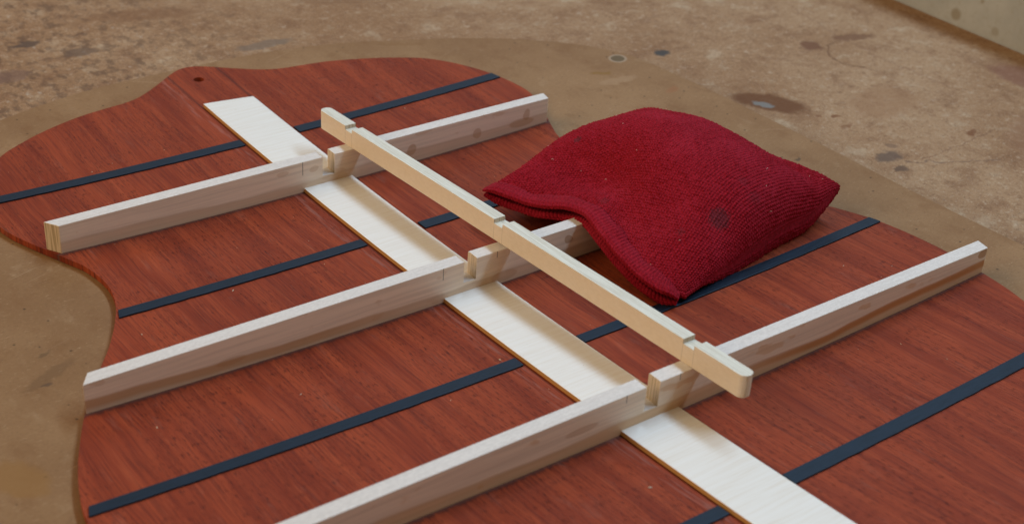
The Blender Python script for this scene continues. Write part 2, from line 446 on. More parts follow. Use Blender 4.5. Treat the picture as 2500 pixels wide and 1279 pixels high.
    arc(330, 60, 190, 0.6, 222, 262, -140, -60, (0.16, 0.10, 0.07), 0.75)
    arc(230, 320, 420, 0.6, 230, 285, -120, -60, (0.18, 0.10, 0.06), 0.6)
    arc(560, -20, 260, 0.7, 290, 330, -60, 60, (0.20, 0.11, 0.07), 0.5)
    bm_ = s.bump(s.math('ADD', s.math('ADD', f, c_), gz), 0.6, 0.35)
    return s.done(s.mix(0.5, col, s.mix(1.0, col, (1.14, 1.06, 0.94), 'MULTIPLY')), s.math('ADD', 0.55, s.math('MULTIPLY', c_, 0.2)), bm_, 0.16)


def mat_upstand():
    s = NT('stained_pale_paint')
    a = s.noise(s.vscale(s.co, (0.03, 0.03, 0.03)), 1, 4, 0.6)
    f = s.noise(s.vscale(s.co, (0.4, 0.4, 0.4)), 1, 4, 0.7)
    col = s.mix(s.step(a, 0.35, 0.65), (0.40, 0.425, 0.44), (0.47, 0.495, 0.51))
    col = s.mix(s.math('MULTIPLY', s.step(f, 0.5, 0.3), 0.3), col, (0.33, 0.30, 0.22))
    s.wx, s.wy = s.y, s.z
    for cy, cz, r, st in ((-5.5, -3.5, 3.0, 0.6), (-2, 9, 1.5, 0.5), (4, 14, 1.0, 0.5), (-19, 8, 1.2, 0.5), (-30, -4, 2.2, 0.4), (-25, 22, 1.5, 0.4), (14, 8, 1.5, 0.3)):
        col = s.mix(s.math('MULTIPLY', s.spot(cy, cz, r, r, 0, 0.6), st), col, (0.24, 0.19, 0.11))
    return s.done(col, 0.6, s.bump(f, 0.4, 0.3), 0.3)


def mat_cloth(stains):
    s = NT('red_canvas')
    sp = s.t.nodes.new('ShaderNodeSeparateXYZ')
    s.t.links.new(s.uv, sp.inputs[0])
    k = s.noise(s.vscale(s.co, (1.6, 1.6, 1.6)), 1, 4, 0.75)
    a = s.noise(s.vscale(s.co, (0.05, 0.05, 0.05)), 1, 3, 0.6)
    q = s.noise(s.vscale(s.co, (5.0, 5.0, 5.0)), 1, 2, 0.6)
    col = s.mix(s.step(k, 0.35, 0.68), (0.165, 0.0018, 0.006), (0.35, 0.010, 0.024))
    col = s.mix(s.math('MULTIPLY', s.step(a, 0.45, 0.7), 0.30), col, (0.40, 0.022, 0.045))
    col = s.mix(s.math('MULTIPLY', s.step(q, 0.66, 0.78), 0.45), col, (0.55, 0.10, 0.13))
    for (x, y, z, r, st) in stains:
        dx = s.math('SUBTRACT', s.x, x)
        dy = s.math('SUBTRACT', s.y, y)
        dz = s.math('SUBTRACT', s.z, z)
        d = s.math('SQRT', s.math('ADD', s.math('ADD', s.math('MULTIPLY', dx, dx), s.math('MULTIPLY', dy, dy)), s.math('MULTIPLY', dz, dz)))
        d = s.math('ADD', d, s.math('MULTIPLY', s.math('SUBTRACT', k, 0.5), r * 2.2))
        col = s.mix(s.math('MULTIPLY', s.step(d, r * 1.15, r * 0.75), st), col, (0.075, 0.022, 0.028))
    b = s.bump(q, 0.6, 0.12)
    return s.done(col, 0.85, b, 0.16, Specular_Tint=(1.0, 0.6, 0.65), Sheen_Weight=0.05, Sheen_Roughness=0.45, Sheen_Tint=(1.0, 0.45, 0.5))


def mat_flat(name, c, rough=0.7):
    s = NT(name)
    k = s.noise(s.vscale(s.co, (2, 2, 2)), 1, 3, 0.6)
    return s.done(s.mix(k, tuple(0.7 * q for q in c), tuple(min(1, 1.2 * q) for q in c)), rough)


# ------------------------------------------------------------------ mesh helpers
def link(name, verts, faces, mat, parent=None, smooth=False, uv=None, bevel=0.0, seg=2):
    me = bpy.data.meshes.new(name)
    me.from_pydata((np.asarray(verts, float) * MM).tolist(), [], faces)
    if uv is not None:
        l = me.uv_layers.new(name='UVMap')
        vi = np.empty(len(me.loops), int)
        me.loops.foreach_get('vertex_index', vi)
        l.data.foreach_set('uv', np.asarray(uv, float)[vi].ravel())
    me.materials.append(mat)
    me.validate()
    o = bpy.data.objects.new(name, me)
    C.scene.collection.objects.link(o)
    o.parent = parent
    bm = bmesh.new()
    bm.from_mesh(me)
    bmesh.ops.recalc_face_normals(bm, faces=bm.faces)
    bm.to_mesh(me)
    bm.free()
    if smooth:
        me.polygons.foreach_set('use_smooth', [True] * len(me.polygons))
    if bevel:
        m = o.modifiers.new('bevel', 'BEVEL')
        m.width = bevel * MM
        m.segments = seg
        m.limit_method = 'ANGLE'
        m.angle_limit = math.radians(40)
        m.harden_normals = False
    return o


def empty(name, label, cat, loc=(0, 0, 0)):
    o = bpy.data.objects.new(name, None)
    C.scene.collection.objects.link(o)
    o.location = loc
    o.empty_display_size = 0.02
    o['label'] = label
    o['category'] = cat
    return o


def tag(o, label=None, cat=None, group=None, kind=None):
    for k, v in (('label', label), ('category', cat), ('group', group), ('kind', kind)):
        if v:
            o[k] = v
    return o


def catmull(P, n):
    P = np.asarray(P, float)
    Q = np.vstack([2 * P[0] - P[1], P, 2 * P[-1] - P[-2]])
    out = []
    for i in range(1, len(Q) - 2):
        for t in np.linspace(0, 1, n, endpoint=False):
            a, b, c, d = Q[i - 1], Q[i], Q[i + 1], Q[i + 2]
            out.append(0.5 * (2 * b + (c - a) * t + (2 * a - 5 * b + 4 * c - d) * t * t + (3 * b - a - 3 * c + d) * t ** 3))
    out.append(P[-1])
    return np.array(out)


def slab(name, half, top, bottom, mat, parent=None, nx=60, n=6, rnd=0.3):
    """solid whose outline is the mirrored half outline (w, y); top/bottom are z functions"""
    H = catmull(half, n)
    H[:, 0] = np.maximum(H[:, 0], 0.0)
    # make y strictly monotone
    for i in range(1, len(H)):
        if H[i, 1] > H[i - 1, 1] - 0.02:
            H[i, 1] = H[i - 1, 1] - 0.02
    u = np.linspace(-1, 1, nx)
    V, F = [], []
    ny = len(H)
    for lay, zf in ((0, top), (1, bottom)):
        for (wd, y) in H:
            wd = max(wd, 0.4)
            for t in u:
                x = wd * t
                V.append((x, y, zf(x, y)))
    N = ny * nx
    for l in (0, 1):
        for j in range(ny - 1):
            for i in range(nx - 1):
                a = l * N + j * nx + i
                F.append((a, a + 1, a + nx + 1, a + nx))
    for j in range(ny - 1):
        for i in (0, nx - 1):
            a = j * nx + i
            F.append((a, a + nx, N + a + nx, N + a))
    for j in (0, ny - 1):
        for i in range(nx - 1):
            a = j * nx + i
            F.append((a, a + 1, N + a + 1, N + a))
    return link(name, V, F, mat, parent)


def zp(x, y):
    return DISH * (x * x + y * y)


# ------------------------------------------------------------------ setting: bench, upstand
Mbench = mat_bench()
BZ = -9.0
bx = [(-900, -900), (366.5, -900), (366.5, 900), (-900, 900)]
V = [(x, y, BZ) for x, y in bx] + [(x, y, BZ - 30) for x, y in bx]
bench = link('workbench_top', V, [(0, 1, 2, 3), (7, 6, 5, 4), (0, 4, 5, 1), (1, 5, 6, 2), (2, 6, 7, 3), (3, 7, 4, 0)], Mbench)
tag(bench, kind='structure')
V = [(x, y, z) for z in (BZ - 30, 48) for x, y in ((367, -900), (386, -900), (386, 900), (367, 900))]
up = link('upstand_board', V, [(0, 1, 2, 3), (4, 5, 6, 7), (0, 1, 5, 4), (1, 2, 6, 5), (2, 3, 7, 6), (3, 0, 4, 7)], mat_upstand(), bevel=1.5)
tag(up, 'pale off-white painted board with small brown stains standing along the far right bench edge', 'board')

# ------------------------------------------------------------------ hollowed work board
board_half = [(0, 112.6), (12, 112.5), (25, 112), (50, 109.3), (81, 100.5), (93, 94.8), (112, 86), (134, 73.5), (150, 60.5), (162, 48.5), (171, 35), (176.5, 22.6),
              (180, -2), (181.8, -26), (182.5, -50), (183, -84), (182, -119), (181, -150), (180, -190), (179, -240), (176, -290), (160, -330), (120, -350), (1, -352)]
wb = slab('work_board', board_half, lambda x, y: 1.56e-4 * (x * x + y * y) - 2.5, lambda x, y: BZ + 0.05, mat_board(), nx=70, n=5)
tag(wb, 'large brown hardboard work board with rounded corners lying under the guitar back', 'work board')

# ------------------------------------------------------------------ guitar back
gb = empty('guitar_back', 'reddish-brown wooden guitar back, inside face up, with pale braces and black strips glued on', 'guitar back')
half = [(0, 107.7), (3, 107.3), (6.5, 105.6), (10.5, 103.0), (17, 98.2), (24, 93.4), (30, 90.1), (36, 88.3), (42, 87.4), (48, 86.5), (56, 84.9), (65, 82), (74, 78.3), (82, 74.2),
        (94.5, 65.8), (104.3, 51.9), (110.4, 36.7), (112.9, 22), (112.3, 13), (109.3, 3.5), (102.3, -13), (98.2, -23.5), (96.9, -36.7), (99.3, -48.6), (104.5, -60.1), (111.7, -72.4),
        (119.6, -83.6), (130.1, -99.8), (137.5, -113.8), (143, -125.9), (147.3, -138.1), (149.5, -148.4), (150.6, -162), (150.3, -177), (148.2, -192), (146, -203.6), (143.6, -212),
        (137, -233), (126, -255), (108, -276), (84, -292), (55, -302), (25, -307), (1, -308)]
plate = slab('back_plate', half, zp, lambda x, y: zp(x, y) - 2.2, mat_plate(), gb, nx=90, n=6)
# the small hole near the neck end, drilled right through
bm = bmesh.new()
bmesh.ops.create_cone(bm, cap_ends=True, segments=28, radius1=2.2 * MM, radius2=2.2 * MM, depth=12 * MM, matrix=Matrix.Translation((-0.3 * MM, 94.8 * MM, 1.5 * MM)))
cm = bpy.data.meshes.new('cutter')
bm.to_mesh(cm)
bm.free()
cut = bpy.data.objects.new('cutter', cm)
C.scene.collection.objects.link(cut)
md = plate.modifiers.new('hole', 'BOOLEAN')
md.operation = 'DIFFERENCE'
md.solver = 'EXACT'
md.object = cut
dg = C.evaluated_depsgraph_get()
nm = bpy.data.meshes.new_from_object(plate.evaluated_get(dg))
plate.modifiers.clear()
if len(nm.polygons) > 1000:
    plate.data = nm
bpy.data.objects.remove(cut)

Mstrip = mat_strip()
ST = 1.6


def strip(y0l, y0r, y1l, y1r, xl=-10.0, xr=10.9, n=40):
    V, F = [], []
    for k in range(n + 1):
        t = k / n
        yl = y0l + (y1l - y0l) * t
        yr = y0r + (y1r - y0r) * t
        for i in range(9):
            s_ = i / 8
            x = xl + (xr - xl) * s_
            y = yl + (yr - yl) * s_
            V.append((x, y, zp(x, y) + ST - 0.10 * (2 * s_ - 1) ** 4))
        for x, y in ((xr, yr), (xl, yl)):
            V.append((x, y, zp(x, y) - 0.1))
    m = 11
    for k in range(n):
        for i in range(m):
            a = k * m + i
            b = k * m + (i + 1) % m
            F.append((a, b, b + m, a + m))
    F.append(tuple(range(m)))
    F.append(tuple(n * m + i for i in range(m)))
    return link('centre_strip', V, F, Mstrip, gb, bevel=0.2)


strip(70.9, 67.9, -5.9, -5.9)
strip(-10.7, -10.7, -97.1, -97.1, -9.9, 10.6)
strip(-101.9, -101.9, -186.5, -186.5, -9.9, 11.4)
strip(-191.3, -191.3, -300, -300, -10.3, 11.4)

Mfib = mat_fibre()


def half_w(y):
    H = catmull(half, 6)
    i = np.argsort(H[:, 1])
    return float(np.interp(y, H[i, 1], H[i, 0]))


def fibre(xa, xb, yf_a, yf_b, wd_a, wd_b, slant=0.0, side=1):
    """black strip from xa to xb: front edge y from yf_a to yf_b"""
    n = 30
    V, F = [], []
    for k in range(n + 1):
        t = k / n
        yf = yf_a + (yf_b - yf_a) * t
        wd = wd_a + (wd_b - wd_a) * t
        jit = 0.07 * math.sin(k * 1.7) + 0.05 * math.sin(k * 4.1)
        for q, h in ((0, -0.1), (0, 0.60), (1, 0.60), (1, -0.1)):
            y = yf + q * wd + jit * (1 - q)
            x = xa + (xb - xa) * t
            if k == 0:
                x += slant * q * (1 if side < 0 else 0)
            if k == n:
                x += slant * q * (1 if side > 0 else 0)
            V.append((x, y, zp(x, y) + h))
    for k in range(n):
        for i in range(4):
            a = k * 4 + i
            b = k * 4 + (i + 1) % 4
            F.append((a, b, b + 4, a + 4))
    F.append((0, 1, 2, 3))
    F.append(tuple(n * 4 + i for i in range(4)))
    return link('black_strip', V, F, Mfib, gb, bevel=0.12)


# left piece: x and (front y, back y) at both ends, then the right piece
for wl, L, R_ in ((110.6, (31.5, 36.2, 32.7, 37.7), (32.6, 37.8, 33.1, 38.3)),
                  (102.6, (-58.1, -53.7, -56.8, -52.1), (-57.0, -52.0, -57.2, -52.2)),
                  (148.9, (-146.7, -142.6, -146.8, -142.1), (-146.9, -142.4, -146.5, -141.9)),
                  (137.2, (-236.4, -231.9, -236.1, -231.7), (-236.7, -231.7, -236.8, -231.5))):
    fibre(-wl + 0.4, -11.0, L[0], L[2], L[1] - L[0], L[3] - L[2], 1.6, -1)
    fibre(12.6, wl - 0.2, R_[0], R_[2], R_[1] - R_[0], R_[3] - R_[2], -0.9, 1)


def brace(yf, yb, zt, xfl, xbl, xfr, xbr, nx0, nx1, nz, mat):
    """one cross brace: front/back face y, flat top z, ends cut at a slant, notch nx0..nx1 down to nz"""
    st = []
    for t in np.linspace(0, 1, 25):
        st.append((t, zt))
    W = xfr - xfl
    t0, t1 = (nx0 - xfl) / W, (nx1 - xfl) / W
    st = [q for q in st if not (t0 - 0.01 < q[0] < t1 + 0.01)] + [(t0, zt), (t0, nz), (t1, nz), (t1, zt)]
    order = sorted(range(len(st)), key=lambda i: (st[i][0], 0))
    st = [q for q in st if q[0] < t0 - 1e-9] + [(t0, zt), (t0, nz), (t1, nz), (t1, zt)] + [q for q in st if q[0] > t1 + 1e-9]
    V, F = [], []
    for t, z in st:
        xf = xfl + W * t
        # skew only near the ends so the notch stays square
        xb = xf + (xbl - xfl) * max(0, 1 - t * 6) + (xbr - xfr) * max(0, 1 - (1 - t) * 6)
        V += [(xf, yf, zp(xf, yf) - 0.08), (xb, yb, zp(xb, yb) - 0.08), (xb, yb, z), (xf, yf, z)]
    n = len(st)
    for k in range(n - 1):
        same = abs(st[k][0] - st[k + 1][0]) < 1e-9
        a, b = 4 * k, 4 * k + 4
        if same:
            # vertical notch wall
            hi, lo = (a, b) if st[k][1] > st[k + 1][1] else (b, a)
            F.append((hi + 2, hi + 3, lo + 3, lo + 2))
            continue
        F += [(a + 3, a + 2, b + 2, b + 3), (a, a + 3, b + 3, b), (a + 1, a, b, b + 1), (a + 2, a + 1, b + 1, b + 2)]
    F.append((0, 1, 2, 3))
    e = 4 * (n - 1)
    F.append((e, e + 1, e + 2, e + 3))
    o = link('cross_brace', V, F, mat, gb)
    bm = bmesh.new()
    bm.from_mesh(o.data)
    bmesh.ops.remove_doubles(bm, verts=bm.verts, dist=1e-6)
    bmesh.ops.recalc_face_normals(bm, faces=bm.faces)
    bm.to_mesh(o.data)
    bm.free()
    m = o.modifiers.new('bevel', 'BEVEL')
    m.width = 0.22 * MM
    m.segments = 2
    m.limit_method = 'ANGLE'
    m.angle_limit = math.radians(40)
    return o


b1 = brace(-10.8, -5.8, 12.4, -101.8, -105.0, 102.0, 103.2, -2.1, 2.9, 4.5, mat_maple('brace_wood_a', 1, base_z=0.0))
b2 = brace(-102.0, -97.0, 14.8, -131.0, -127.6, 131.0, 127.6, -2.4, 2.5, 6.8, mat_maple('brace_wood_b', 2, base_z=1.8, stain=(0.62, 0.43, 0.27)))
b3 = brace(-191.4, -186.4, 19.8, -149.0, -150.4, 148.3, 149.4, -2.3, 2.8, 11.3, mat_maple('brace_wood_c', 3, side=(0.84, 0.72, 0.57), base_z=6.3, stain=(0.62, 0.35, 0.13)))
b1['label'] = 'farthest brace with a square notch at its middle and amber glue spots'
b2['label'] = 'middle brace running under the red bag, square notch at its middle'
b3['label'] = 'nearest and tallest brace with an orange stained right end'

# ------------------------------------------------------------------ loose notched stick
def stick():
    y0, y1 = 13.0, -210.8
    wd = 4.6
    hgt = 7.45
    notches = [(-5.5, -10.1), (-96.3, -100.9), (-186.4, -191.0)]
    L = []
    r = 2.1
    for a in np.linspace(0, 1, 6):              # rounded far end
        L.append((y0 - r * (1 - math.cos(a * math.pi / 2)), 1 - 0.92 * (1 - math.sin(a * math.pi / 2)), 0))
    ys = list(np.linspace(y0 - r - 3, y1 + r + 3, 60))
    ys = [y for y in ys if not any(b - 1 < y < a + 1 for a, b in notches)]
    for a, b in notches:
        ys += [a, b]
    ys = sorted(ys, reverse=True)
    for y in ys:
        hit = [k for k in notches if abs(y - k[0]) < 1e-6]
        hit2 = [k for k in notches if abs(y - k[1]) < 1e-6]
        if hit:
            L += [(y, 1, 0), (y, 1, 1)]
        elif hit2:
            L += [(y, 1, 1), (y, 1, 0)]
        else:
            L.append((y, 1, 0))
    for a in np.linspace(1, 0, 6):
        L.append((y1 + r * (1 - math.cos(a * math.pi / 2)), 1 - 0.92 * (1 - math.sin(a * math.pi / 2)), 0))
    V, F = [], []
    for y, k, dn in L:
        t = (y + 8.3) / (-188.9 + 8.3)
        zb = 12.42 + (19.83 - 12.42) * t
        xl = 10.65 + 4.2 * t + 0.25 * math.sin(math.pi * min(max(t, 0), 1))
        xc = xl + wd / 2
        top = zb + hgt - (1.55 if dn else 0)
        V += [(xc - wd / 2 * k, y, zb), (xc + wd / 2 * k, y, zb), (xc + wd / 2 * k, y, top), (xc - wd / 2 * k, y, top)]
    n = len(L)
    for k in range(n - 1):
        a, b = 4 * k, 4 * k + 4
        if abs(L[k][0] - L[k + 1][0]) < 1e-9:
            F.append((a + 2, a + 3, b + 3, b + 2))
            continue
        F += [(a + 3, a + 2, b + 2, b + 3), (a, a + 3, b + 3, b), (a + 1, a, b, b + 1), (a + 2, a + 1, b + 1, b + 2)]
    F.append((0, 1, 2, 3))
    e = 4 * (n - 1)
    F.append((e, e + 1, e + 2, e + 3))
    o = link('notched_stick', V, F, mat_stick())
    bm = bmesh.new()
    bm.from_mesh(o.data)
    bmesh.ops.remove_doubles(bm, verts=bm.verts, dist=1e-6)
    bmesh.ops.recalc_face_normals(bm, faces=bm.faces)
    bm.to_mesh(o.data)
    bm.free()
    m = o.modifiers.new('bevel', 'BEVEL')
    m.width = 0.2 * MM
    m.segments = 2
    m.limit_method = 'ANGLE'
    m.angle_limit = math.radians(38)
    return o


stk = stick()
tag(stk, 'loose pale wooden stick with three shallow notches and rounded ends lying across the braces', 'wooden stick')

# ------------------------------------------------------------------ red bag
HEM = catmull([(34.5, -62.2, 12.0), (37.5, -73.8, 13.0), (41.6, -84.9, 13.5), (46.0, -93.0, 15.5), (47.7, -101.9, 17.0), (46.4, -112.6, 15.0),
               (45.4, -122.7, 12.5), (45.3, -133.7, 10.0), (47.4, -141.8, 8.0), (51.7, -146.2, 6.5)], 20)
_d = np.r_[0, np.cumsum(np.linalg.norm(np.diff(HEM, axis=0), axis=1))]
HEML = _d[-1]


def hem(v):
    s_ = np.clip(v, 0, 1) * HEML
    return np.stack([np.interp(s_, _d, HEM[:, k]) for k in range(3)], -1)


CR = np.array((138.0, -134.0, 19.5))
CF = np.array((126.0, -45.0, 15.0))
HT = 25.0
WALL = 0.0


def side(v):          # right edge F -> R, slightly bowed in
    v = np.asarray(v)[..., None]
    p_ = CF + (CR - CF) * v
    bow = np.sin(np.pi * v)
    return p_ + bow * np.array((-1.5, 0.0, -5.0))


def bag_point(u, v, top):
    """u 0 hem .. 1 right side, v 0 far .. 1 near"""
    A = hem(v)
    B = side(v)
    inn = np.array((3.4, 0.3, 0.4))
    A = A + inn
    m = A + (B - A) * u[..., None]
    # far edge almost straight, near edge hangs down on the wood and swells out
    e0 = np.sin(np.pi * u) * (1 - v) ** 2
    e1 = np.sin(np.pi * u) ** 0.8 * v ** 2
    m = m + e0[..., None] * np.array((0, 1.5, -1.5)) + e1[..., None] * np.array((0, 0.2, 0.6)) + (np.exp(-((u - 0.80) / 0.13) ** 2) * v ** 3)[..., None] * np.array((0.5, -0.8, -2.2))
    cv = np.abs(2 * v - 1)
    fv = np.clip(1 - cv ** 2.4, 0, 1) ** 0.50
    a = np.clip(u / 0.50, 0, 1)
    fh = np.sin(a * math.pi / 2) ** (1.15 - 0.55 * (1 - v) ** 3)
    b = np.clip((1 - u) / 0.55, 0, 1)
    fr = np.clip(1 - (1 - b) ** 2, 0, 1) ** 0.50
    f = fv * fh * fr
    # the cloth turns over a rounded side wall except along the pinched hem
    sv_, su_ = np.sin(np.pi * v) ** 0.6, np.sin(np.pi * u) ** 0.6
    wall = 1 - (1 - su_ * v ** 5) * (1 - sv_ * u ** 5) * (1 - su_ * (1 - v) ** 5)
    tE = 0.12 + 1.0 * np.clip(1 - u / 0.12, 0, 1) + WALL * wall
    if top:
        z = m[..., 2] + tE + HT * f
        g = lambda u0, v0, su, sv: np.exp(-(((u - u0) / su) ** 2 + ((v - v0) / sv) ** 2))
        # soft folds
        z -= 7.5 * g(0.88, 0.74, 0.06, 0.17) * f ** 0.3
        z -= 6.5 * g(0.17, 0.36, 0.10, 0.22)
        z -= 1.6 * g(0.30, 0.93, 0.10, 0.07)
        z -= 1.3 * g(0.08, 0.60, 0.05, 0.08)
        z -= 1.2 * g(0.22, 0.72, 0.10, 0.12)
        z -= 2.2 * g(0.60, 0.12, 0.22, 0.12)
        z -= 1.0 * g(0.80, 0.20, 0.12, 0.16)
        z -= 0.3 * g(0.80, 0.50, 0.15, 0.25)
        z += 0.45 * np.sin(6.0 * u + 3 * v) * f
        zz = z
    else:
        fb = f ** 0.55 * np.clip(u / 0.30, 0, 1) ** 0.8
        zz = m[..., 2] - tE * (1 - fb) - 19.0 * fb
        fl = DISH * (m[..., 0] ** 2 + m[..., 1] ** 2) + 0.15
        # the brace under the bag keeps the cloth up
        d = np.abs(m[..., 1] + 99.5) - 2.5
        wgt = np.clip(1 - d / 9.0, 0, 1)
        on = np.clip((131 - m[..., 0]) / 4, 0, 1)
        fl = fl + (14.95 - fl) * (wgt ** 1.5) * on
        zz = np.maximum(zz, fl)
    m = m.copy()
    m[..., 2] = zz
    # belly swells outwards a little
    return m


def weave(P, U, Vv):
    """pushes every thread crossing of the cloth out along the surface normal"""
    NV, NU = U.shape
    du = np.linalg.norm(np.diff(P, axis=1), axis=2)
    su = np.concatenate([np.zeros((NV, 1)), np.cumsum(du, 1)], 1)
    dv = np.linalg.norm(np.diff(P, axis=0), axis=2)
    sv = np.concatenate([np.zeros((1, NU)), np.cumsum(dv, 0)], 0)
    mid = su.mean(0)[None, :] * 0.6 + su * 0.4
    midv = sv.mean(1)[:, None] * 0.75 + sv * 0.25
    row = midv / 1.06 + 0.10 * np.sin(mid / 5.0) + 0.06 * np.sin(mid / 1.9 + midv / 3)
    rj = np.floor(row)
    colm = mid / 1.02 + 0.5 * rj + 0.12 * np.sin(midv / 3.7)
    h = (np.abs(np.sin(np.pi * row)) ** 0.7) * (0.05 + 0.95 * np.abs(np.sin(np.pi * colm)) ** 0.7)
    gu = np.gradient(P, axis=1)
    gv = np.gradient(P, axis=0)
    N = np.cross(gu, gv)
    N /= np.linalg.norm(N, axis=2, keepdims=True) + 1e-9
    N *= np.sign(N[NV // 2, NU // 2, 2])
    rim = np.minimum(np.minimum(U, 1 - U), np.minimum(Vv, 1 - Vv))
    amp = 0.42 * np.clip(rim / 0.006, 0, 1)
    irr = 1 + 0.30 * rng.standard_normal((97, 89))
    ii = (rj.astype(int) % 97, np.floor(colm).astype(int) % 89)
    return P + N * (h * amp * np.clip(irr[ii], 0.45, 1.6))[..., None]


def bag_body():
    NU, NV = 680, 680
    uu = np.linspace(0, 1, NU)
    # denser at the rims
    uu = uu + 0.0
    vv = np.linspace(0, 1, NV)
    U, Vv = np.meshgrid(uu, vv)                 # [v][u]
    # cosine spacing so steep rims are sampled
    Us = 0.5 - 0.5 * np.cos(np.pi * (0.015 + 0.97 * U))
    Us = (Us - Us.min()) / (Us.max() - Us.min())
    Vs = 0.5 - 0.5 * np.cos(np.pi * (0.015 + 0.97 * Vv))
    Vs = (Vs - Vs.min()) / (Vs.max() - Vs.min())
    P = bag_point(Us, Vs, True)
    P = weave(P, U, Vv)
    V = P.reshape(-1, 3)
    uv = np.stack([U, Vv], -1).reshape(-1, 2)
    idx = np.arange(NU * NV).reshape(NV, NU)
    F = np.stack([idx[:-1, :-1], idx[:-1, 1:], idx[1:, 1:], idx[1:, :-1]], -1).reshape(-1, 4)
    # underside, coarser but sharing the rim positions closely
    MU, MV = 480, 480
    U2, V2 = np.meshgrid(np.linspace(0, 1, MU), np.linspace(0, 1, MV))
    Us2 = 0.5 - 0.5 * np.cos(np.pi * (0.015 + 0.97 * U2))
    Us2 = (Us2 - Us2.min()) / (Us2.max() - Us2.min())
    Vs2 = 0.5 - 0.5 * np.cos(np.pi * (0.015 + 0.97 * V2))
    Vs2 = (Vs2 - Vs2.min()) / (Vs2.max() - Vs2.min())
    Q = bag_point(Us2, Vs2, False)
    W_ = weave(Q * np.array((1, 1, -1.0)), U2, V2)      # outwards is down on this side
    Q = W_ * np.array((1, 1, -1.0))
    idx2 = np.arange(MU * MV).reshape(MV, MU) + len(V)
    F2 = np.stack([idx2[:-1, :-1], idx2[1:, :-1], idx2[1:, 1:], idx2[:-1, 1:]], -1).reshape(-1, 4)
    # rim band joining both (rounded outwards)
    def rimloop(A):
        return np.concatenate([A[0, :-1], A[:-1, -1], A[-1, :0:-1], A[:0:-1, 0]], 0)
    return V, uv, F, Q.reshape(-1, 3), np.stack([U2, V2], -1).reshape(-1, 2), F2, P, Q


V1, uv1, F1, V2, uv2, F2, PT, PB = bag_body()
# rim: sample n points round both rims, bulge a mid ring outwards
def loop(A, n):
    R_ = np.concatenate([A[0, :-1], A[:-1, -1], A[-1, :0:-1], A[:0:-1, 0]], 0)
    return R_


n4 = PB.shape[0]
k_ = np.linspace(0, PT.shape[0] - 1, n4)


def edge(A, which, n):
    E_ = {'a': A[0], 'b': A[:, -1], 'c': A[-1][::-1], 'd': A[:, 0][::-1]}[which]
    t = np.linspace(0, len(E_) - 1, n)
    i = np.floor(t).astype(int).clip(0, len(E_) - 2)
    return E_[i] + (E_[i + 1] - E_[i]) * (t - i)[:, None]


ctr = PT.reshape(-1, 3).mean(0)
nR = 420
TR = np.concatenate([edge(PT, w_, nR)[:-1] for w_ in 'abcd'])
BR = np.concatenate([edge(PB, w_, nR)[:-1] for w_ in 'abcd'])
rings = []
NRING = 40
per = np.r_[0, np.cumsum(np.linalg.norm(np.diff(TR, axis=0), axis=1))]
for ir, a in enumerate(np.linspace(0, math.pi, NRING + 1)):
    t = (1 - math.cos(a)) / 2
    m = TR * (1 - t) + BR * t
    out = (m - ctr)
    out[:, 2] = 0
    out /= np.linalg.norm(out, axis=1, keepdims=True)
    gap = np.linalg.norm(TR - BR, axis=1, keepdims=True)
    arc_ = a * gap[:, 0] * 0.5 / 1.15
    thr = 0.34 * np.abs(np.sin(np.pi * arc_)) ** 0.7 * np.abs(np.sin(np.pi * (per / 1.15 + 0.5 * np.floor(arc_)))) ** 0.7
    thr = thr * min(1, 4 * math.sin(a))
    rings.append(m + out * (math.sin(a) * gap * 0.42 + thr[:, None]))
RV = np.concatenate(rings)
nr = len(TR)
base = len(V1) + len(V2)
FR = []
for r_ in range(NRING):
    for i in range(nr):
        j = (i + 1) % nr
        FR.append((base + r_ * nr + i, base + r_ * nr + j, base + (r_ + 1) * nr + j, base + (r_ + 1) * nr + i))
bag = empty('bean_bag_weight', 'small red canvas bag filled like a cushion, resting over the middle brace', 'bean bag', (90 * MM, -98 * MM, 4 * MM))


def on_bag(u, v):
    k = (int(v * (PT.shape[0] - 1)), int(u * (PT.shape[1] - 1)))
    return PT[k]


def bag_stain(pxx, pyy, r, st):
    """the cloth point seen at a given place of the photograph (2500 px wide)"""
    Pv = PT.reshape(-1, 3)
    R3 = np.array(Rm)
    q = (Pv - np.array((-245.225, -435.632, 261.355))) @ R3
    s_u = 1250 + 3635.75 * q[:, 0] / -q[:, 2]
    s_v = 639.5 - 3635.75 * q[:, 1] / -q[:, 2]
    i = np.argmin((s_u - pxx) ** 2 + (s_v - pyy) ** 2)
    return tuple(float(a) for a in Pv[i]) + (r, st)


stains = [bag_stain(1757, 533, 3.9, 0.62), bag_stain(1410, 341, 1.5, 0.6), bag_stain(1475, 490, 1.6, 0.3), bag_stain(1663, 566, 1.5, 0.3),
          bag_stain(1845, 483, 2.4, 0.22), bag_stain(1815, 440, 1.8, 0.22)]
Mcloth = mat_cloth(stains)
allV = np.concatenate([V1, V2, RV])
allUV = np.concatenate([uv1, uv2, np.zeros((len(RV), 2))])
faces = F1.tolist() + F2.tolist() + FR
body = link('cloth_body', allV, faces, Mcloth, None, smooth=True, uv=allUV)
body.parent = bag
body.matrix_parent_inverse = Matrix.Translation(-bag.location)


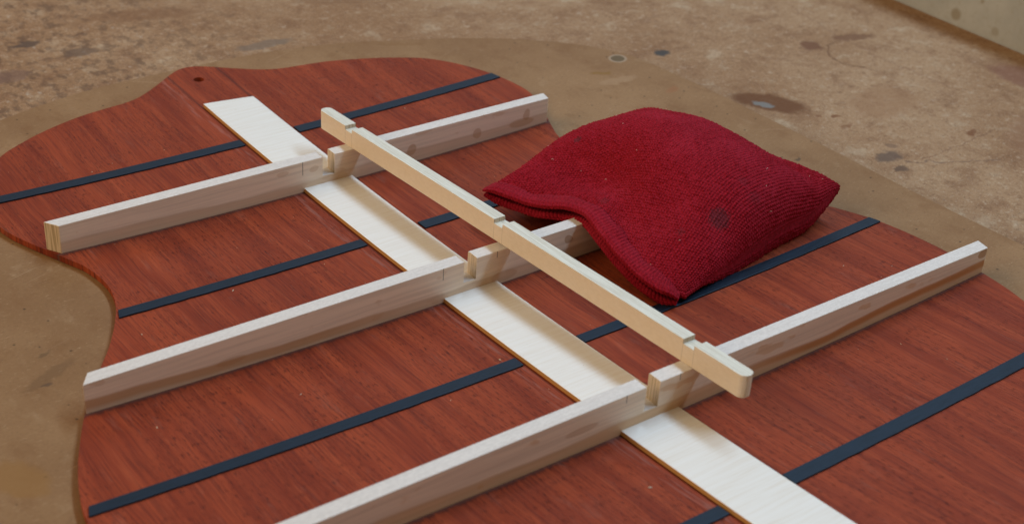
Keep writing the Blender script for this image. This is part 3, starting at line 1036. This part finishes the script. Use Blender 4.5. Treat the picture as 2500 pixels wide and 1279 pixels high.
# folded hem: two rolled layers along the open side
def hem_layer(zoff, rad, wdt, seed, droop):
    n, m = 620, 54
    V, F = [], []
    s_ = np.linspace(0, 1, n)
    Pc = hem(s_)
    T = np.gradient(Pc, axis=0)
    T[:, 2] *= 1
    T /= np.linalg.norm(T, axis=1, keepdims=True)
    upv = np.array((0, 0, 1.0))
    for k in range(n):
        o = np.cross(T[k], upv)
        o /= np.linalg.norm(o)
        if o[0] > 0:
            o = -o                                # outwards (away from the bag)
        up_ = np.cross(o, T[k])
        if up_[2] < 0:
            up_ = -up_
        taper = min(1, 0.5 + (k / n) * 9, 0.55 + ((n - k) / n) * 9)
        wob = 0.75 * math.sin(k * 0.036 + seed) + 0.45 * math.sin(k * 0.085 + 2 * seed) + 1.0 * math.exp(-((k / n - 0.28) / 0.045) ** 2)
        c = Pc[k] - o * 2.2 + up_ * (zoff * taper + 0.35 * wob) - np.array((0, 0, droop * math.sin(math.pi * k / n)))
        for j in range(m):
            a = 2 * math.pi * j / m
            ca, sa = math.cos(a), math.sin(a)
            rr = 1.0
            thread = abs(math.sin(math.pi * (k * HEML / n / 1.35 + j / m * 4.0))) ** 0.7 * 0.42 * (0.25 + 0.75 * abs(math.sin(j / m * math.pi * 9)) ** 0.6)
            e = np.sign(ca) * abs(ca) ** 0.8 * (wdt + wob * 0.35 + thread)
            f = np.sign(sa) * abs(sa) ** 0.8 * (rad + thread) * taper
            V.append(c + o * e + up_ * f)
    for k in range(n - 1):
        for j in range(m):
            a = k * m + j
            b = k * m + (j + 1) % m
            F.append((a, b, b + m, a + m))
    F.append(tuple(range(m)))
    F.append(tuple((n - 1) * m + j for j in range(m)))
    o_ = link('hem', V, F, Mcloth, None, smooth=True, uv=[(0, 0)] * len(V))
    o_.parent = bag
    o_.matrix_parent_inverse = Matrix.Translation(-bag.location)
    return o_


h1 = hem_layer(1.85, 1.25, 3.7, 0.4, 0.0)
h2 = hem_layer(-1.95, 1.1, 3.3, 2.3, 0.5)

# pale lint caught on the cloth
def lint():
    V, F = [], []
    P3 = PT[40:-40, 40:-40]
    for i in range(22):
        a, b = rng.integers(0, P3.shape[0]), rng.integers(0, P3.shape[1])
        c = P3[a, b] + np.array((0, 0, 0.45))
        t = rng.uniform(0, 2 * math.pi)
        L_ = rng.uniform(0.3, 0.9)
        d = np.array((math.cos(t), math.sin(t), rng.uniform(-0.2, 0.4))) * L_
        side_ = np.array((-math.sin(t), math.cos(t), 0)) * 0.07
        k0 = len(V)
        for q in (0, 0.5, 1):
            p_ = c + d * (q - 0.5) + np.array((0, 0, 0.25 * math.sin(q * math.pi)))
            V.extend([p_ - side_, p_ + side_, p_ + np.array((0, 0, 0.12))])
        for q in (0, 3):
            for j in range(3):
                F.append((k0 + q + j, k0 + q + (j + 1) % 3, k0 + q + 3 + (j + 1) % 3, k0 + q + 3 + j))
        F += [(k0, k0 + 1, k0 + 2), (k0 + 6, k0 + 7, k0 + 8)]
    o = link('lint', V, F, mat_flat('pale_lint', (0.75, 0.55, 0.50), 0.9))
    o.parent = bag
    o.matrix_parent_inverse = Matrix.Translation(-bag.location)
    o['kind'] = 'stuff'


lint()

# ------------------------------------------------------------------ crumbs of pale wood dust
def chips():
    V, F = [], []
    Mx = [(-64, -60, 1.1), (-75, -124, 0.8), (-117, -118, 0.9), (-62, -90, .7), (-88, 8, 1.0), (-15, -140, 1.0), (50, -190, .7), (-20, -215, 1.4), (115, -160, .7), (-148, -141.5, 1.3),
          (92, -205, .6), (-40, -150, .6), (-100, -70, .8), (30, -60, .6), (60, 30, .6), (-70, 40, .7), (128, -170, .5), (-30, -60, .5)]
    for i in range(70):
        Mx.append((random.uniform(-110, 130), random.uniform(-230, 60), random.uniform(0.2, 0.45)))
    for x, y, r in Mx:
        if abs(x) > half_w(y) - 2:
            continue
        z = zp(x, y) + (ST if abs(x) < 9.5 else 0) + 0.12
        a = random.uniform(0, 3.14)
        dx, dy = math.cos(a) * r * 0.55, math.sin(a) * r * 0.55
        b = len(V)
        V += [(x - dx, y - dy, z - 0.1), (x + dy * .45, y - dx * .45, z), (x + dx, y + dy, z + r * 0.1), (x - dy * .45, y + dx * .45, z), (x, y, z + r * 0.25 + 0.05)]
        F += [(b, b + 1, b + 4), (b + 1, b + 2, b + 4), (b + 2, b + 3, b + 4), (b + 3, b, b + 4)]
    return link('sawdust', V, F, mat_flat('pale_wood_crumb', (0.62, 0.52, 0.40)))


tag(chips(), 'scattered pale sawdust crumbs on the red wood', 'sawdust', kind='stuff')
